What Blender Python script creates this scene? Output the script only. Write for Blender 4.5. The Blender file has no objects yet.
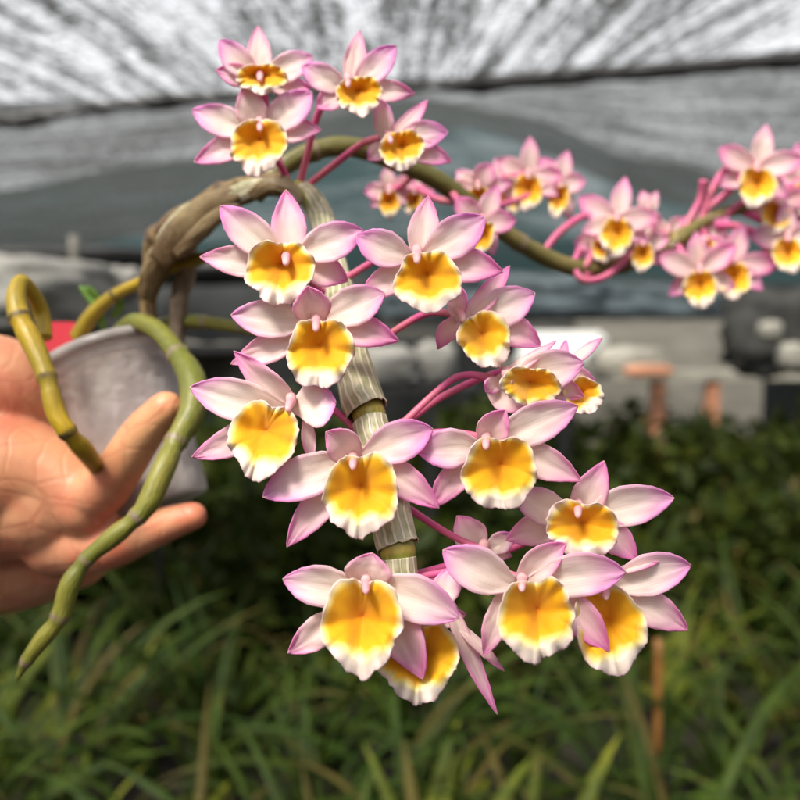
import bpy, math, random
from mathutils import Vector, noise, Matrix
S = bpy.context.scene
COL = S.collection
R = math.radians

# ------------------------------------------------------------------ camera, sky, sun, exposure
FPX = 800.0                                   # focal length in units of the 800-unit wide frame
CAMLOC = Vector((0, 0, 1.15)); PITCH = R(4.3)
cd = bpy.data.cameras.new('camera'); cam = bpy.data.objects.new('camera', cd); COL.objects.link(cam)
cam.location = CAMLOC; cam.rotation_euler = (R(90) - PITCH, 0, 0)
cd.sensor_width = 36; cd.lens = 36.0; cd.clip_start = 0.02; cd.clip_end = 300
cd.dof.use_dof = True; cd.dof.focus_distance = 0.279; cd.dof.aperture_fstop = 7.2
S.camera = cam

SUN_EL, SUN_AZ = R(55), R(212)                # high, behind the photographer and a little to the left
w = bpy.data.worlds.new('World'); S.world = w; w.use_nodes = True
wn = w.node_tree; bg = wn.nodes['Background']
sky = wn.nodes.new('ShaderNodeTexSky'); sky.sky_type = 'NISHITA'; sky.sun_disc = False
sky.sun_elevation = SUN_EL; sky.sun_rotation = SUN_AZ; sky.dust_density = 4.0; sky.air_density = 1.2
hs = wn.nodes.new('ShaderNodeHueSaturation'); hs.inputs['Saturation'].default_value = 0.08
wn.links.new(sky.outputs[0], hs.inputs['Color']); wn.links.new(hs.outputs[0], bg.inputs[0])
bg.inputs[1].default_value = 0.13
sd = bpy.data.lights.new('sun', 'SUN'); so = bpy.data.objects.new('sun', sd); COL.objects.link(so)
sd.energy = 3.3; sd.angle = R(16); sd.color = (1.0, 0.92, 0.78)
sv = Vector((math.sin(SUN_AZ) * math.cos(SUN_EL), math.cos(SUN_AZ) * math.cos(SUN_EL), math.sin(SUN_EL)))
so.rotation_euler = sv.to_track_quat('Z', 'Y').to_euler()
S.view_settings.view_transform = 'Standard'; S.view_settings.look = 'None'
S.view_settings.exposure = 1.35; S.view_settings.gamma = 1.0
S.cycles.max_bounces = 8; S.cycles.transparent_max_bounces = 12
S.cycles.sample_clamp_indirect = 6.0

CR = Vector((1, 0, 0)); CU = Vector((0, math.sin(PITCH), math.cos(PITCH))); CF = Vector((0, math.cos(PITCH), -math.sin(PITCH)))
def P(px, py, d):
    """world point at depth d metres in the viewing direction"""
    return CAMLOC + (CF + CR * ((px - 400) / FPX) - CU * ((py - 400) / FPX)) * d

# ------------------------------------------------------------------ helpers
def lerp(a, b, t): return a + (b - a) * t
def smooth(t): t = max(0, min(1, t)); return t * t * (3 - 2 * t)
def table(tb, u):
    for (a, va), (b, vb) in zip(tb, tb[1:]):
        if u <= b: return lerp(va, vb, 0.5 * ((u - a) / (b - a)) + 0.5 * smooth((u - a) / (b - a)))
    return tb[-1][1]
def tag(o, label=None, cat=None, group=None, kind=None):
    if label: o['label'] = label
    if cat: o['category'] = cat
    if group: o['group'] = group
    if kind: o['kind'] = kind
    return o
def empty(name, loc, label=None, cat=None, group=None):
    o = bpy.data.objects.new(name, None); COL.objects.link(o); o.location = loc; o.empty_display_size = 0.02
    return tag(o, label, cat, group)
def wpos(o):
    v = Vector((0, 0, 0))
    while o is not None: v += o.location; o = o.parent
    return v
def mesh(name, V, F, mat, parent=None, attrs=None, uv=None, origin=None, thick=0, sub=0, smoothf=True):
    """link one mesh object; V are world coordinates, only translations are used"""
    if origin is None:
        origin = sum(V, Vector()) / len(V)
    me = bpy.data.meshes.new(name)
    me.from_pydata([v - origin for v in V], [], F); me.update()
    if smoothf:
        for p in me.polygons: p.use_smooth = True
    for k, vals in (attrs or {}).items():
        a = me.attributes.new(k, 'FLOAT', 'POINT'); a.data.foreach_set('value', vals)
    if uv:
        l = me.uv_layers.new(name='UVMap')
        for p in me.polygons:
            for li in p.loop_indices: l.data[li].uv = uv[me.loops[li].vertex_index]
    for m in (mat if isinstance(mat, list) else [mat]): me.materials.append(m)
    o = bpy.data.objects.new(name, me); COL.objects.link(o)
    if parent is not None: o.parent = parent; o.location = origin - wpos(parent)
    else: o.location = origin
    if thick:
        m = o.modifiers.new('thickness', 'SOLIDIFY'); m.thickness = thick; m.offset = 0
    if sub:
        m = o.modifiers.new('sub', 'SUBSURF'); m.levels = sub; m.render_levels = sub
    return o
def catmull(pts, n):
    """resample a list of tuples with a Catmull-Rom curve, n steps per span"""
    out = []; m = len(pts)
    for i in range(m - 1):
        p0, p1, p2, p3 = pts[max(i - 1, 0)], pts[i], pts[i + 1], pts[min(i + 2, m - 1)]
        for k in range(n):
            t = k / n
            out.append(tuple(0.5 * ((2 * b) + (-a + c) * t + (2 * a - 5 * b + 4 * c - d) * t * t + (-a + 3 * b - 3 * c + d) * t ** 3)
                             for a, b, c, d in zip(p0, p1, p2, p3)))
    out.append(tuple(pts[-1])); return out
def tube(path, radii, seg=16, cap=True, wob=0.0, seed=0, base=0, V=None, F=None):
    V = [] if V is None else V; F = [] if F is None else F
    b0 = len(V); n = len(path); up = Vector((0.13, 0.2, 1)).normalized(); prev = None
    L = []; acc = 0
    for i, p in enumerate(path):
        t = (path[min(i + 1, n - 1)] - path[max(i - 1, 0)])
        if t.length < 1e-9: t = Vector((0, 0, 1))
        t.normalize()
        if prev is None:
            a = t.cross(up)
            if a.length < 0.1: a = t.cross(Vector((1, 0, 0)))
            a.normalize()
        else:
            a = (prev - t * prev.dot(t)).normalized()
        prev = a; b = t.cross(a)
        if i: acc += (path[i] - path[i - 1]).length
        for k in range(seg):
            th = 2 * math.pi * k / seg; r = radii[i]
            if wob: r *= 1 + wob * noise.noise(Vector((math.cos(th) * 1.5 + seed, math.sin(th) * 1.5, acc * 60)))
            V.append(p + (a * math.cos(th) + b * math.sin(th)) * r); L.append((k / seg, acc))
    for i in range(n - 1):
        for k in range(seg):
            k2 = (k + 1) % seg
            F.append((b0 + i * seg + k, b0 + i * seg + k2, b0 + (i + 1) * seg + k2, b0 + (i + 1) * seg + k))
    if cap:
        V.append(path[0].copy()); L.append((0, 0)); c = len(V) - 1
        for k in range(seg): F.append((c, b0 + (k + 1) % seg, b0 + k))
        V.append(path[-1].copy()); L.append((0, acc)); c = len(V) - 1; e = b0 + (n - 1) * seg
        for k in range(seg): F.append((c, e + k, e + (k + 1) % seg))
    return V, F, L
def box_vf(c, h, V, F, rz=0.0, rx=0.0):
    M = Matrix.Rotation(rz, 3, 'Z') @ Matrix.Rotation(rx, 3, 'X'); b = len(V)
    for x in (-1, 1):
        for y in (-1, 1):
            for z in (-1, 1): V.append(Vector(c) + M @ Vector((x * h[0], y * h[1], z * h[2])))
    for f in ((0, 1, 3, 2), (4, 6, 7, 5), (0, 4, 5, 1), (2, 3, 7, 6), (0, 2, 6, 4), (1, 5, 7, 3)): F.append(tuple(b + i for i in f))

# ------------------------------------------------------------------ materials
class NT:
    def __init__(s, name):
        s.m = bpy.data.materials.new(name); s.m.use_nodes = True; s.t = s.m.node_tree
        s.b = s.t.nodes['Principled BSDF']; s.out = s.t.nodes['Material Output']
    def n(s, typ, ins=None, **kw):
        nd = s.t.nodes.new('ShaderNode' + typ)
        for k, v in kw.items(): setattr(nd, k, v)
        for k, v in (ins or {}).items(): s.set(nd.inputs[k], v)
        return nd
    def set(s, sock, v):
        if isinstance(v, bpy.types.NodeSocket): s.t.links.new(v, sock)
        elif isinstance(v, bpy.types.Node): s.t.links.new(v.outputs[0], sock)
        else:
            if isinstance(v, tuple) and len(v) == 3 and sock.type == 'RGBA': v = v + (1,)
            sock.default_value = v
    def math(s, op, a, b=0.0, clamp=False):
        nd = s.n('Math', operation=op, use_clamp=clamp); s.set(nd.inputs[0], a); s.set(nd.inputs[1], b); return nd.outputs[0]
    def mix(s, f, a, b, blend='MIX'):
        nd = s.n('Mix', data_type='RGBA', blend_type=blend); s.set(nd.inputs[0], f); s.set(nd.inputs[6], a); s.set(nd.inputs[7], b); return nd.outputs[2]
    def step(s, x, a, b, lo=0.0, hi=1.0):
        nd = s.n('MapRange', interpolation_type='SMOOTHSTEP')
        for i, v in enumerate((x, a, b, lo, hi)): s.set(nd.inputs[i], v)
        return nd.outputs[0]
    def noise(s, scale, detail=3, vec=None, rough=0.5, stretch=None, dim=None):
        if vec is None: vec = s.n('TexCoord').outputs['Object']
        if stretch:
            mp = s.n('Mapping'); s.set(mp.inputs[0], vec); mp.inputs['Scale'].default_value = stretch; vec = mp.outputs[0]
        nd = s.n('TexNoise'); s.set(nd.inputs['Vector'], vec); nd.inputs['Scale'].default_value = scale
        nd.inputs['Detail'].default_value = detail; nd.inputs['Roughness'].default_value = rough
        return nd.outputs[0]
    def bump(s, h, strength=0.3, dist=0.001):
        nd = s.n('Bump'); nd.inputs['Strength'].default_value = strength; nd.inputs['Distance'].default_value = dist
        s.set(nd.inputs['Height'], h); s.set(s.b.inputs['Normal'], nd); return nd
    def p(s, **kw):
        for k, v in kw.items():
            s.set(s.b.inputs[k.replace('_', ' ')], v)
        return s
    def translucent(s, col, f, normal=None):
        tr = s.n('BsdfTranslucent'); s.set(tr.inputs[0], col)
        mx = s.n('MixShader'); mx.inputs[0].default_value = f
        s.t.links.new(s.b.outputs[0], mx.inputs[1]); s.t.links.new(tr.outputs[0], mx.inputs[2]); s.t.links.new(mx.outputs[0], s.out.inputs[0])

def mat_tepal(name, cream, pink, edge=1.0):
    t = NT(name)
    au = t.n('Attribute', attribute_name='along').outputs['Fac']; av = t.n('Attribute', attribute_name='across').outputs['Fac']
    nz = t.noise(160, 3)
    nzb = t.noise(60, 2)
    a2 = t.math('ABSOLUTE', av)
    # pigment: pink at the margin and the tip, cream in the middle
    k = t.math('ADD', t.math('MULTIPLY', t.math('POWER', a2, 2.4), 0.46 * edge), t.math('MULTIPLY', t.math('POWER', au, 2.4), 0.95 * edge))
    k = t.math('ADD', k, t.math('MULTIPLY', t.math('SUBTRACT', nzb, 0.5), 0.7))
    k = t.math('ADD', k, 0.02)
    pk = t.n('ObjectInfo').outputs['Random']
    k = t.math('ADD', k, t.math('MULTIPLY', t.math('SUBTRACT', pk, 0.62), 0.26))
    pink2 = t.mix(pk, pink, (pink[0] * 1.02, pink[1] * 0.9, pink[2] * 1.04))
    c = t.mix(t.step(k, 0.04, 1.15), cream, pink2)
    # lengthwise veins
    vw = t.n('CombineXYZ'); t.set(vw.inputs[0], t.math('MULTIPLY', av, 9.0)); t.set(vw.inputs[1], t.math('MULTIPLY', au, 0.9)); 
    vn = t.n('TexNoise'); t.set(vn.inputs['Vector'], vw); vn.inputs['Scale'].default_value = 1.6; vn.inputs['Detail'].default_value = 2
    vein = t.step(vn.outputs[0], 0.50, 0.68)
    c = t.mix(t.math('MULTIPLY', vein, 0.16), c, (pink[0], pink[1] * 1.15, pink[2]))
    # pale greenish point at the very tip
    c = t.mix(t.step(au, 0.975, 1.0, 0, 0.75), c, (0.80, 0.72, 0.42))
    t.p(Base_Color=c, Roughness=0.52, Subsurface_Weight=0.0, Sheen_Weight=0.15, Sheen_Roughness=0.4)
    t.b.inputs['Specular IOR Level'].default_value = 0.35
    t.bump(t.math('ADD', t.math('MULTIPLY', vn.outputs[0], 1.0), t.math('MULTIPLY', nz, 0.35)), 0.35, 0.0004)
    t.translucent(t.mix(0.2, c, (1.0, 0.65, 0.75)), 0.45)
    return t.m
M_petal = mat_tepal('petal', (0.97, 0.88, 0.80), (0.84, 0.34, 0.70))
M_sepal = mat_tepal('sepal', (0.95, 0.82, 0.76), (0.86, 0.31, 0.62), 1.05)
M_petal_far = mat_tepal('petal_far', (0.90, 0.72, 0.70), (0.80, 0.25, 0.53), 1.1)

def mat_lip():
    t = NT('lip')
    y = t.n('Attribute', attribute_name='yellow').outputs['Fac']; d = t.n('Attribute', attribute_name='throat').outputs['Fac']
    e = t.n('Attribute', attribute_name='rim').outputs['Fac']
    n1 = t.noise(260, 3); n2 = t.noise(110, 2)
    yy = t.math('ADD', y, t.math('MULTIPLY', t.math('SUBTRACT', n1, 0.5), 0.5))
    m = t.step(yy, -0.20, 0.55)
    yel = t.mix(t.step(t.math('ADD', d, t.math('MULTIPLY', t.math('SUBTRACT', n2, 0.5), 0.9)), 0.10, 0.80), (0.86, 0.45, 0.005), (0.78, 0.35, 0.003))
    n4 = t.noise(130, 3); yel = t.mix(t.step(n4, 0.46, 0.70, 0, 0.2), yel, (0.66, 0.36, 0.008))
    yel = t.mix(t.step(d, 0.80, 1.0, 0, .6), yel, (0.78, 0.20, 0.006))
    pale = t.mix(t.step(yy, -0.9, 0.15), (0.88, 0.76, 0.68), (0.90, 0.76, 0.22))
    c = t.mix(m, pale, yel)
    c = t.mix(t.step(t.math('ADD', e, t.math('MULTIPLY', n1, 0.10)), 0.93, 1.06, 0, 0.55), c, (0.80, 0.52, 0.62))
    t.p(Base_Color=c, Roughness=0.6, Sheen_Weight=0.3)
    t.b.inputs['Specular IOR Level'].default_value = 0.25
    ang = t.n('Attribute', attribute_name='angle').outputs['Fac']
    cx = t.n('CombineXYZ'); t.set(cx.inputs[0], t.math('MULTIPLY', ang, 9.0)); t.set(cx.inputs[1], t.math('MULTIPLY', e, 1.6))
    vn = t.n('TexNoise'); t.set(vn.inputs['Vector'], cx); vn.inputs['Scale'].default_value = 1.5; vn.inputs['Detail'].default_value = 3
    t.bump(t.math('ADD', t.math('MULTIPLY', n1, 0.8), t.math('MULTIPLY', vn.outputs[0], 0.35)), 0.4, 0.0005)
    t.translucent(c, 0.25); return t.m
M_lip = mat_lip()
def mat_simple(name, col, rough=0.6, var=0.25, scale=40, col2=None, bump=0.2, bdist=0.001, trans=0, stretch=None, **kw):
    t = NT(name); n = t.noise(scale, 4, stretch=stretch)
    c2 = col2 or tuple(min(1, x * (1 - var)) for x in col)
    c = t.mix(t.step(n, 0.3, 0.7), col, c2)
    t.p(Base_Color=c, Roughness=rough, **kw)
    if bump: t.bump(n, bump, bdist)
    if trans: t.translucent(c, trans)
    return t.m
M_column = mat_simple('column', (0.86, 0.56, 0.56), 0.55, 0.1, 110, (0.84, 0.40, 0.48), trans=0.3)
M_stalk = mat_simple('stalk', (0.64, 0.08, 0.30), 0.45, col2=(0.66, 0.19, 0.25), scale=60, bump=0.15, bdist=0.0005, trans=0.15)

def mat_cane(name, c1, c2, node, streak=0.35):
    t = NT(name); tc = t.n('UVMap').outputs[0]
    sx = t.n('SeparateXYZ'); t.set(sx.inputs[0], tc)
    n = t.noise(90, 4); nb = t.noise(25, 3)
    c = t.mix(t.step(nb, 0.35, 0.65), c1, c2)
    mp = t.n('Mapping'); t.set(mp.inputs[0], tc); mp.inputs['Scale'].default_value = (26, 18, 1)
    ln = t.n('TexNoise'); t.set(ln.inputs['Vector'], mp.outputs[0]); ln.inputs['Scale'].default_value = 1; ln.inputs['Detail'].default_value = 2
    c = t.mix(t.step(ln.outputs[0], 0.46, 0.62, 0, streak), c, (c1[0] * .6, c1[1] * .6, c1[2] * .6))
    nd = t.n('Attribute', attribute_name='node').outputs['Fac']
    c = t.mix(t.math('MULTIPLY', t.step(nd, 0.25, 0.8), t.step(n, 0.25, 0.55)), c, node)
    spk = t.n('TexVoronoi'); t.set(spk.inputs['Vector'], t.n('TexCoord').outputs['Object']); spk.inputs['Scale'].default_value = 260
    c = t.mix(t.step(spk.outputs[0], 0.0, 0.16, 0.5, 0.0), c, (0.10, 0.07, 0.03))
    t.p(Base_Color=c, Roughness=0.42); t.b.inputs['Specular IOR Level'].default_value = 0.4
    t.bump(t.math('ADD', ln.outputs[0], t.math('MULTIPLY', n, 0.4)), 0.5, 0.0008); return t.m
M_cane_y = mat_cane('yellow_cane', (0.46, 0.30, 0.015), (0.30, 0.22, 0.02), (0.09, 0.06, 0.025))
M_cane_g = mat_cane('green_cane', (0.13, 0.145, 0.022), (0.23, 0.21, 0.035), (0.20, 0.15, 0.10))
M_cane_o = mat_cane('olive_cane', (0.13, 0.12, 0.03), (0.23, 0.18, 0.06), (0.24, 0.18, 0.11))
M_cane_b = mat_cane('brown_cane', (0.12, 0.065, 0.028), (0.24, 0.17, 0.075), (0.08, 0.05, 0.03), streak=.75)
M_node = mat_cane('bare_node', (0.20, 0.21, 0.03), (0.30, 0.26, 0.04), (0.35, 0.27, 0.05))
def mat_sheath():
    t = NT('papery_sheath'); tc = t.n('UVMap').outputs[0]
    mp = t.n('Mapping'); t.set(mp.inputs[0], tc); mp.inputs['Scale'].default_value = (1, 1, 1)
    sx = t.n('SeparateXYZ'); t.set(sx.inputs[0], mp.outputs[0])
    dn = t.noise(70, 2)
    ph = t.math('ADD', t.math('MULTIPLY', sx.outputs[0], 2 * math.pi * 14), t.math('MULTIPLY', dn, 9.0))
    sn = t.math('SINE', ph)
    line = t.step(sn, 0.25, 0.80)
    cc = t.n('Attribute', attribute_name='node').outputs['Fac']
    n = t.noise(180, 3)
    green = t.mix(t.step(n, 0.3, 0.7), (0.24, 0.24, 0.12), (0.46, 0.43, 0.28))
    line = t.math('MULTIPLY', line, t.step(n, 0.2, 0.6, 0.45, 1.0))
    c = t.mix(t.math('MAXIMUM', line, cc), green, (0.62, 0.56, 0.44))
    c = t.mix(t.math('MULTIPLY', cc, t.step(n, 0.45, 0.7)), c, (0.42, 0.30, 0.22))
    t.p(Base_Color=c, Roughness=0.4); t.bump(t.math('ADD', line, n), 0.6, 0.0006); return t.m
M_sheath = mat_sheath()
M_sheath_b = mat_cane('brown_sheath', (0.28, 0.21, 0.11), (0.10, 0.06, 0.03), (0.1, 0.07, 0.04), streak=.8)
M_root = mat_simple('root', (0.30, 0.24, 0.17), 0.8, col2=(0.14, 0.10, 0.07), scale=80, bump=0.5)
M_leafg = mat_simple('fresh_leaf', (0.22, 0.42, 0.08), 0.45, 0.3, 60, trans=0.3)

def mat_leaf(name, a, b):
    t = NT(name); r = t.n('Attribute', attribute_name='tone').outputs['Fac']; n = t.noise(12, 3)
    c = t.mix(r, a, b)
    c = t.mix(t.step(n, 0.35, 0.7), c, tuple(x * 0.65 for x in a))
    dry = t.n('Attribute', attribute_name='dry').outputs['Fac']
    c = t.mix(t.math('MULTIPLY', dry, 0.8), c, (0.12, 0.085, 0.025))
    t.p(Base_Color=c, Roughness=0.6); t.b.inputs['Specular IOR Level'].default_value = 0.25; t.translucent(c, 0.3); return t.m
M_strap = mat_leaf('strap_leaf', (0.022, 0.055, 0.005), (0.080, 0.125, 0.010))
M_strap2 = mat_leaf('pale_strap_leaf', (0.070, 0.120, 0.010), (0.24, 0.25, 0.020))
M_bush = mat_leaf('bush_leaf', (0.020, 0.044, 0.005), (0.09, 0.105, 0.010))
M_soil = mat_simple('soil', (0.035, 0.026, 0.020), 0.95, col2=(0.012, 0.009, 0.008), scale=14, bump=0.9, bdist=0.03)
def mat_net(name, strand, lo, hi, scale, stretch, glints=0.0, trans=0.35, tight=.14, patch=.35, speck=0):
    """woven netting seen from metres away: each patch lets through the share of light its weave leaves open"""
    t = NT(name); g = t.n('TexCoord').outputs['Object']
    n1 = t.noise(scale, 5, g, 0.62, stretch)
    n2 = t.noise(scale * 4.5, 3, g, 0.6, (stretch[0], stretch[1] * 2.5, 1))
    n3 = t.noise(0.9, 2, g)
    v = t.math('ADD', t.math('MULTIPLY', n1, 0.62), t.math('MULTIPLY', n2, 0.38))
    op = t.step(v, 0.5 - tight, 0.5 + tight, lo, hi)
    op = t.math('ADD', op, t.math('MULTIPLY', t.math('SUBTRACT', n3, 0.5), patch), True)
    if speck:
        n4 = t.noise(27, 2, g, 0.8); op = t.math('ADD', op, t.math('MULTIPLY', t.math('SUBTRACT', t.step(n4, 0.40, 0.60), 0.5), speck), True)
    if glints:
        vo = t.n('TexVoronoi'); t.set(vo.inputs['Vector'], g); vo.inputs['Scale'].default_value = 22
        gl = t.step(vo.outputs[0], 0.10, 0.17, 1.0, 0.0)
        op = t.math('ADD', op, t.math('MULTIPLY', gl, glints), True)
    t.p(Base_Color=strand, Roughness=0.6)
    tl = t.n('BsdfTranslucent'); t.set(tl.inputs[0], strand)
    mx = t.n('MixShader'); mx.inputs[0].default_value = trans
    t.t.links.new(t.b.outputs[0], mx.inputs[1]); t.t.links.new(tl.outputs[0], mx.inputs[2])
    tp = t.n('BsdfTransparent'); m2 = t.n('MixShader'); t.set(m2.inputs[0], op)
    t.t.links.new(mx.outputs[0], m2.inputs[1]); t.t.links.new(tp.outputs[0], m2.inputs[2]); t.t.links.new(m2.outputs[0], t.out.inputs[0])
    return t.m
M_net_roof = mat_net('roof_net', (0.035, 0.035, 0.035), 0.0, 0.90, 5.0, (2.6, 0.07, 1), tight=.10, speck=.55)
M_net_grey = mat_net('grey_net', (0.075, 0.08, 0.08), 0.02, 0.28, 5.5, (0.16, 2.4, 1), glints=0.3, tight=.08, patch=.30, speck=.22)
M_net_teal = mat_net('teal_net', (0.045, 0.085, 0.09), 0.01, 0.14, 5.0, (0.2, 2.2, 1), tight=.08, speck=.08)
M_net_dark = mat_net('dark_net', (0.02, 0.022, 0.022), 0.0, 0.03, 2.0, (1, 1, 0.5))
M_black = mat_simple('black_plastic', (0.012, 0.012, 0.013), 0.5, 0.3, 8)
M_grey = mat_simple('grey_sheet', (0.20, 0.19, 0.165), 0.7, 0.35, 5, stretch=(1, 1, 6))
M_palegrey = mat_simple('pale_cloth', (0.30, 0.29, 0.27), 0.8, col2=(0.15, 0.15, 0.14), scale=5, bump=0.3, bdist=0.02, stretch=(0.5, 1, 4))
M_blue = mat_simple('bluish_tarp', (0.26, 0.33, 0.36), 0.5, col2=(0.05, 0.065, 0.07), scale=7, bump=0.6, bdist=0.02, stretch=(0.6, 1, 3))
M_white = mat_simple('white_board', (0.80, 0.80, 0.78), 0.5, 0.06, 6)
M_dark = mat_simple('dark_pots', (0.045, 0.045, 0.04), 0.8, col2=(0.015, 0.015, 0.014), scale=9)
M_cream = mat_simple('cream_pipe', (0.46, 0.44, 0.38), 0.5, 0.35, 6)
M_orange = mat_simple('orange_paint', (0.75, 0.34, 0.20), 0.5, 0.3, 9)
M_terra = mat_simple('terracotta', (0.30, 0.13, 0.07), 0.85, 0.4, 12)
M_bamboo = mat_simple('bamboo', (0.32, 0.14, 0.035), 0.6, 0.4, 20)
M_redtag = mat_simple('red_plastic', (0.75, 0.06, 0.09), 0.35, 0.1, 20)
M_bluepatch = mat_simple('pale_blue_patch', (0.50, 0.66, 0.72), 0.3, 0.1, 20)
def mat_skin():
    t = NT('skin'); n = t.noise(38, 4); n2 = t.noise(420, 3); n3 = t.noise(16, 2)
    c = t.mix(t.step(n, 0.35, 0.68), (0.68, 0.32, 0.18), (0.62, 0.19, 0.11))
    c = t.mix(t.step(n3, 0.45, 0.75, 0, 0.6), c, (0.64, 0.38, 0.18))
    t.p(Base_Color=c, Roughness=0.45, Subsurface_Weight=0.3, Subsurface_Scale=0.006)
    t.b.inputs['Subsurface Radius'].default_value = (1.0, 0.35, 0.18)
    vo = t.n('TexVoronoi', feature='DISTANCE_TO_EDGE'); vo.inputs['Scale'].default_value = 32
    dd = t.n('Mapping'); t.set(dd.inputs[0], t.n('TexCoord').outputs['Object']); dd.inputs['Rotation'].default_value = (0.3, 0.4, 0.7); dd.inputs['Scale'].default_value = (0.5, 1, 1.2)
    nv = t.n('TexNoise'); t.set(nv.inputs['Vector'], dd.outputs[0]); nv.inputs['Scale'].default_value = 22; ad = t.n('VectorMath', operation='ADD')
    sc = t.n('VectorMath', operation='SCALE'); t.set(sc.inputs[0], nv.outputs['Color']); sc.inputs['Scale'].default_value = 0.035
    t.set(ad.inputs[0], dd.outputs[0]); t.set(ad.inputs[1], sc.outputs[0]); t.set(vo.inputs['Vector'], ad.outputs[0])
    cre = t.step(vo.outputs[0], 0.0, 0.045)
    c = t.mix(t.math('MULTIPLY', t.math('SUBTRACT', 1.0, cre), 0.30), c, (0.52, 0.17, 0.10)); t.set(t.b.inputs['Base Color'], c)
    wv = t.n('TexWave'); wv.inputs['Scale'].default_value = 26; wv.inputs['Distortion'].default_value = 9; wv.inputs['Detail'].default_value = 2
    t.set(wv.inputs['Vector'], t.n('TexCoord').outputs['Object'])
    t.bump(t.math('ADD', t.math('MULTIPLY', n2, 0.4), t.math('ADD', t.math('MULTIPLY', t.step(wv.outputs[1], 0.0, 0.12), 0.4), t.math('MULTIPLY', cre, 0.30))), 0.5, 0.0009); return t.m
M_skin = mat_skin()
def mat_pot():
    t = NT('milky_plastic'); n = t.noise(26, 4); n2 = t.noise(60, 4, stretch=(1, 1, 0.3))
    c = t.mix(t.step(n, 0.35, 0.65), (0.84, 0.79, 0.77), (0.62, 0.55, 0.55))
    c = t.mix(t.step(n2, 0.56, 0.72, 0, 0.6), c, (0.78, 0.74, 0.74))
    wv = t.noise(45, 4, stretch=(0.5, 1, 1.6)); c = t.mix(t.step(wv, 0.60, 0.70, 0, 0.75), c, (0.92, 0.86, 0.84))
    t.p(Base_Color=c, Roughness=0.28); t.bump(t.math('ADD', n2, t.math('MULTIPLY', n, 2.0)), 0.8, 0.004)
    tp = t.n('BsdfTransparent'); tl = t.n('BsdfTranslucent'); t.set(tl.inputs[0], c)
    m1 = t.n('MixShader'); m1.inputs[0].default_value = 0.35
    t.t.links.new(t.b.outputs[0], m1.inputs[1]); t.t.links.new(tl.outputs[0], m1.inputs[2])
    m2 = t.n('MixShader'); m2.inputs[0].default_value = 0.40
    t.t.links.new(m1.outputs[0], m2.inputs[1]); t.t.links.new(tp.outputs[0], m2.inputs[2]); t.t.links.new(m2.outputs[0], t.out.inputs[0])
    return t.m
M_pot = mat_pot()
M_rim = mat_simple('clear_rim', (0.58, 0.54, 0.53), 0.3, 0.3, 60, trans=0.5)
M_moss = mat_simple('moss', (0.20, 0.15, 0.11), 0.9, col2=(0.32, 0.27, 0.22), scale=90, bump=0.9, bdist=0.004)

# ------------------------------------------------------------------ ground and shade house
def sheet(name, fn, nx, ny, mat, thick=0, **kw):
    V = []; F = []
    for j in range(ny + 1):
        for i in range(nx + 1): V.append(fn(i / nx, j / ny))
    for j in range(ny):
        for i in range(nx):
            a = j * (nx + 1) + i; F.append((a, a + 1, a + nx + 2, a + nx + 1))
    return mesh(name, V, F, mat, thick=thick, **kw)
def gfn(u, v):
    x = (u - .5) * 120; y = (v - .5) * 120
    return Vector((x, y, 0))
V = []; F = []
tag(sheet('ground', gfn, 12, 12, M_soil, smoothf=False), kind='structure')

# roof net, rising away from the camera, ends at a dark hem
def edge_pt(u):
    """the hem of the roof net: three straight bays pulled tight, seen from 122 to 55 down the frame"""
    px = lerp(-260, 1060, u)
    py = table([(0, 140), (.12, 134), (.2, 122), (.30, 104), (.36, 97), (.52, 88), (.66, 74), (.8, 60), (1, 38)], u)
    return P(px, py, 4.0)
def roof_fn(u, v):
    e = edge_pt(u)
    y = lerp(-3.0, e.y, v); x = lerp((u - .5) * 10, e.x, smooth(v) if v < 1 else 1)
    z = lerp(e.z - 0.95, e.z, v) + 0.06 * noise.noise(Vector((x * 0.9, y * 0.4, 0))) * (1 - v)
    z -= 0.10 * math.sin(math.pi * ((u * 7) % 1)) * (1 - v) * 0.6
    return Vector((x, y, z))
o = sheet('shade_net', roof_fn, 90, 30, M_net_roof)
tag(o, 'bright white and grey overhead shade net with streaks running away from the viewer', 'shade net')
path = [edge_pt(u / 80) + Vector((0, 0, 0.03 * noise.noise(Vector((u * 9, 3, 0))) + 0.012 * noise.noise(Vector((u * 40, 3, 0))))) for u in range(81)]
V, F, L = tube(path, [0.030 + 0.026 * noise.noise(Vector((i * .37, 0, 7))) + (0.012 if i > 44 else 0) for i in range(81)], 10)
h = mesh('net_hem', V, F, M_black); h.parent = o; h.location = h.location - o.location

# grey net that hangs behind the hem
def grey_fn(u, v):
    px = lerp(-300, 1100, u)
    top = table([(0, 116), (.3, 100), (.45, 82), (.7, 62), (1, 30)], u)
    bot = table([(0, 262), (.2, 262), (.34, 232), (.46, 150), (.55, 128), (.7, 205), (.8, 235), (1, 260)], u)
    d = lerp(4.3, 6.4, v)
    p = P(px, lerp(top, bot, v), d); p.z += 0.03 * noise.noise(Vector((p.x, p.y * 2, 1)))
    return p
tag(sheet('shade_net', grey_fn, 80, 20, M_net_grey), 'pale grey inner shade net sagging below the dark hem', 'shade net')
def teal_fn(u, v):
    px = lerp(-500, 1300, u); top = table([(0, 215), (.28, 190), (.39, 160), (.45, 118), (.51, 96), (.57, 112), (.63, 160), (.72, 190), (1, 210)], u); bot = lerp(262, 292, u) 
    p = P(px, lerp(top, bot, v), lerp(6.7, 9.0, v)); p.z += 0.05 * noise.noise(Vector((p.x * .6, p.y, 4))); return p
tag(sheet('shade_net', teal_fn, 60, 20, M_net_teal), 'dark teal green shade net hanging farthest back', 'shade net')
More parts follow.
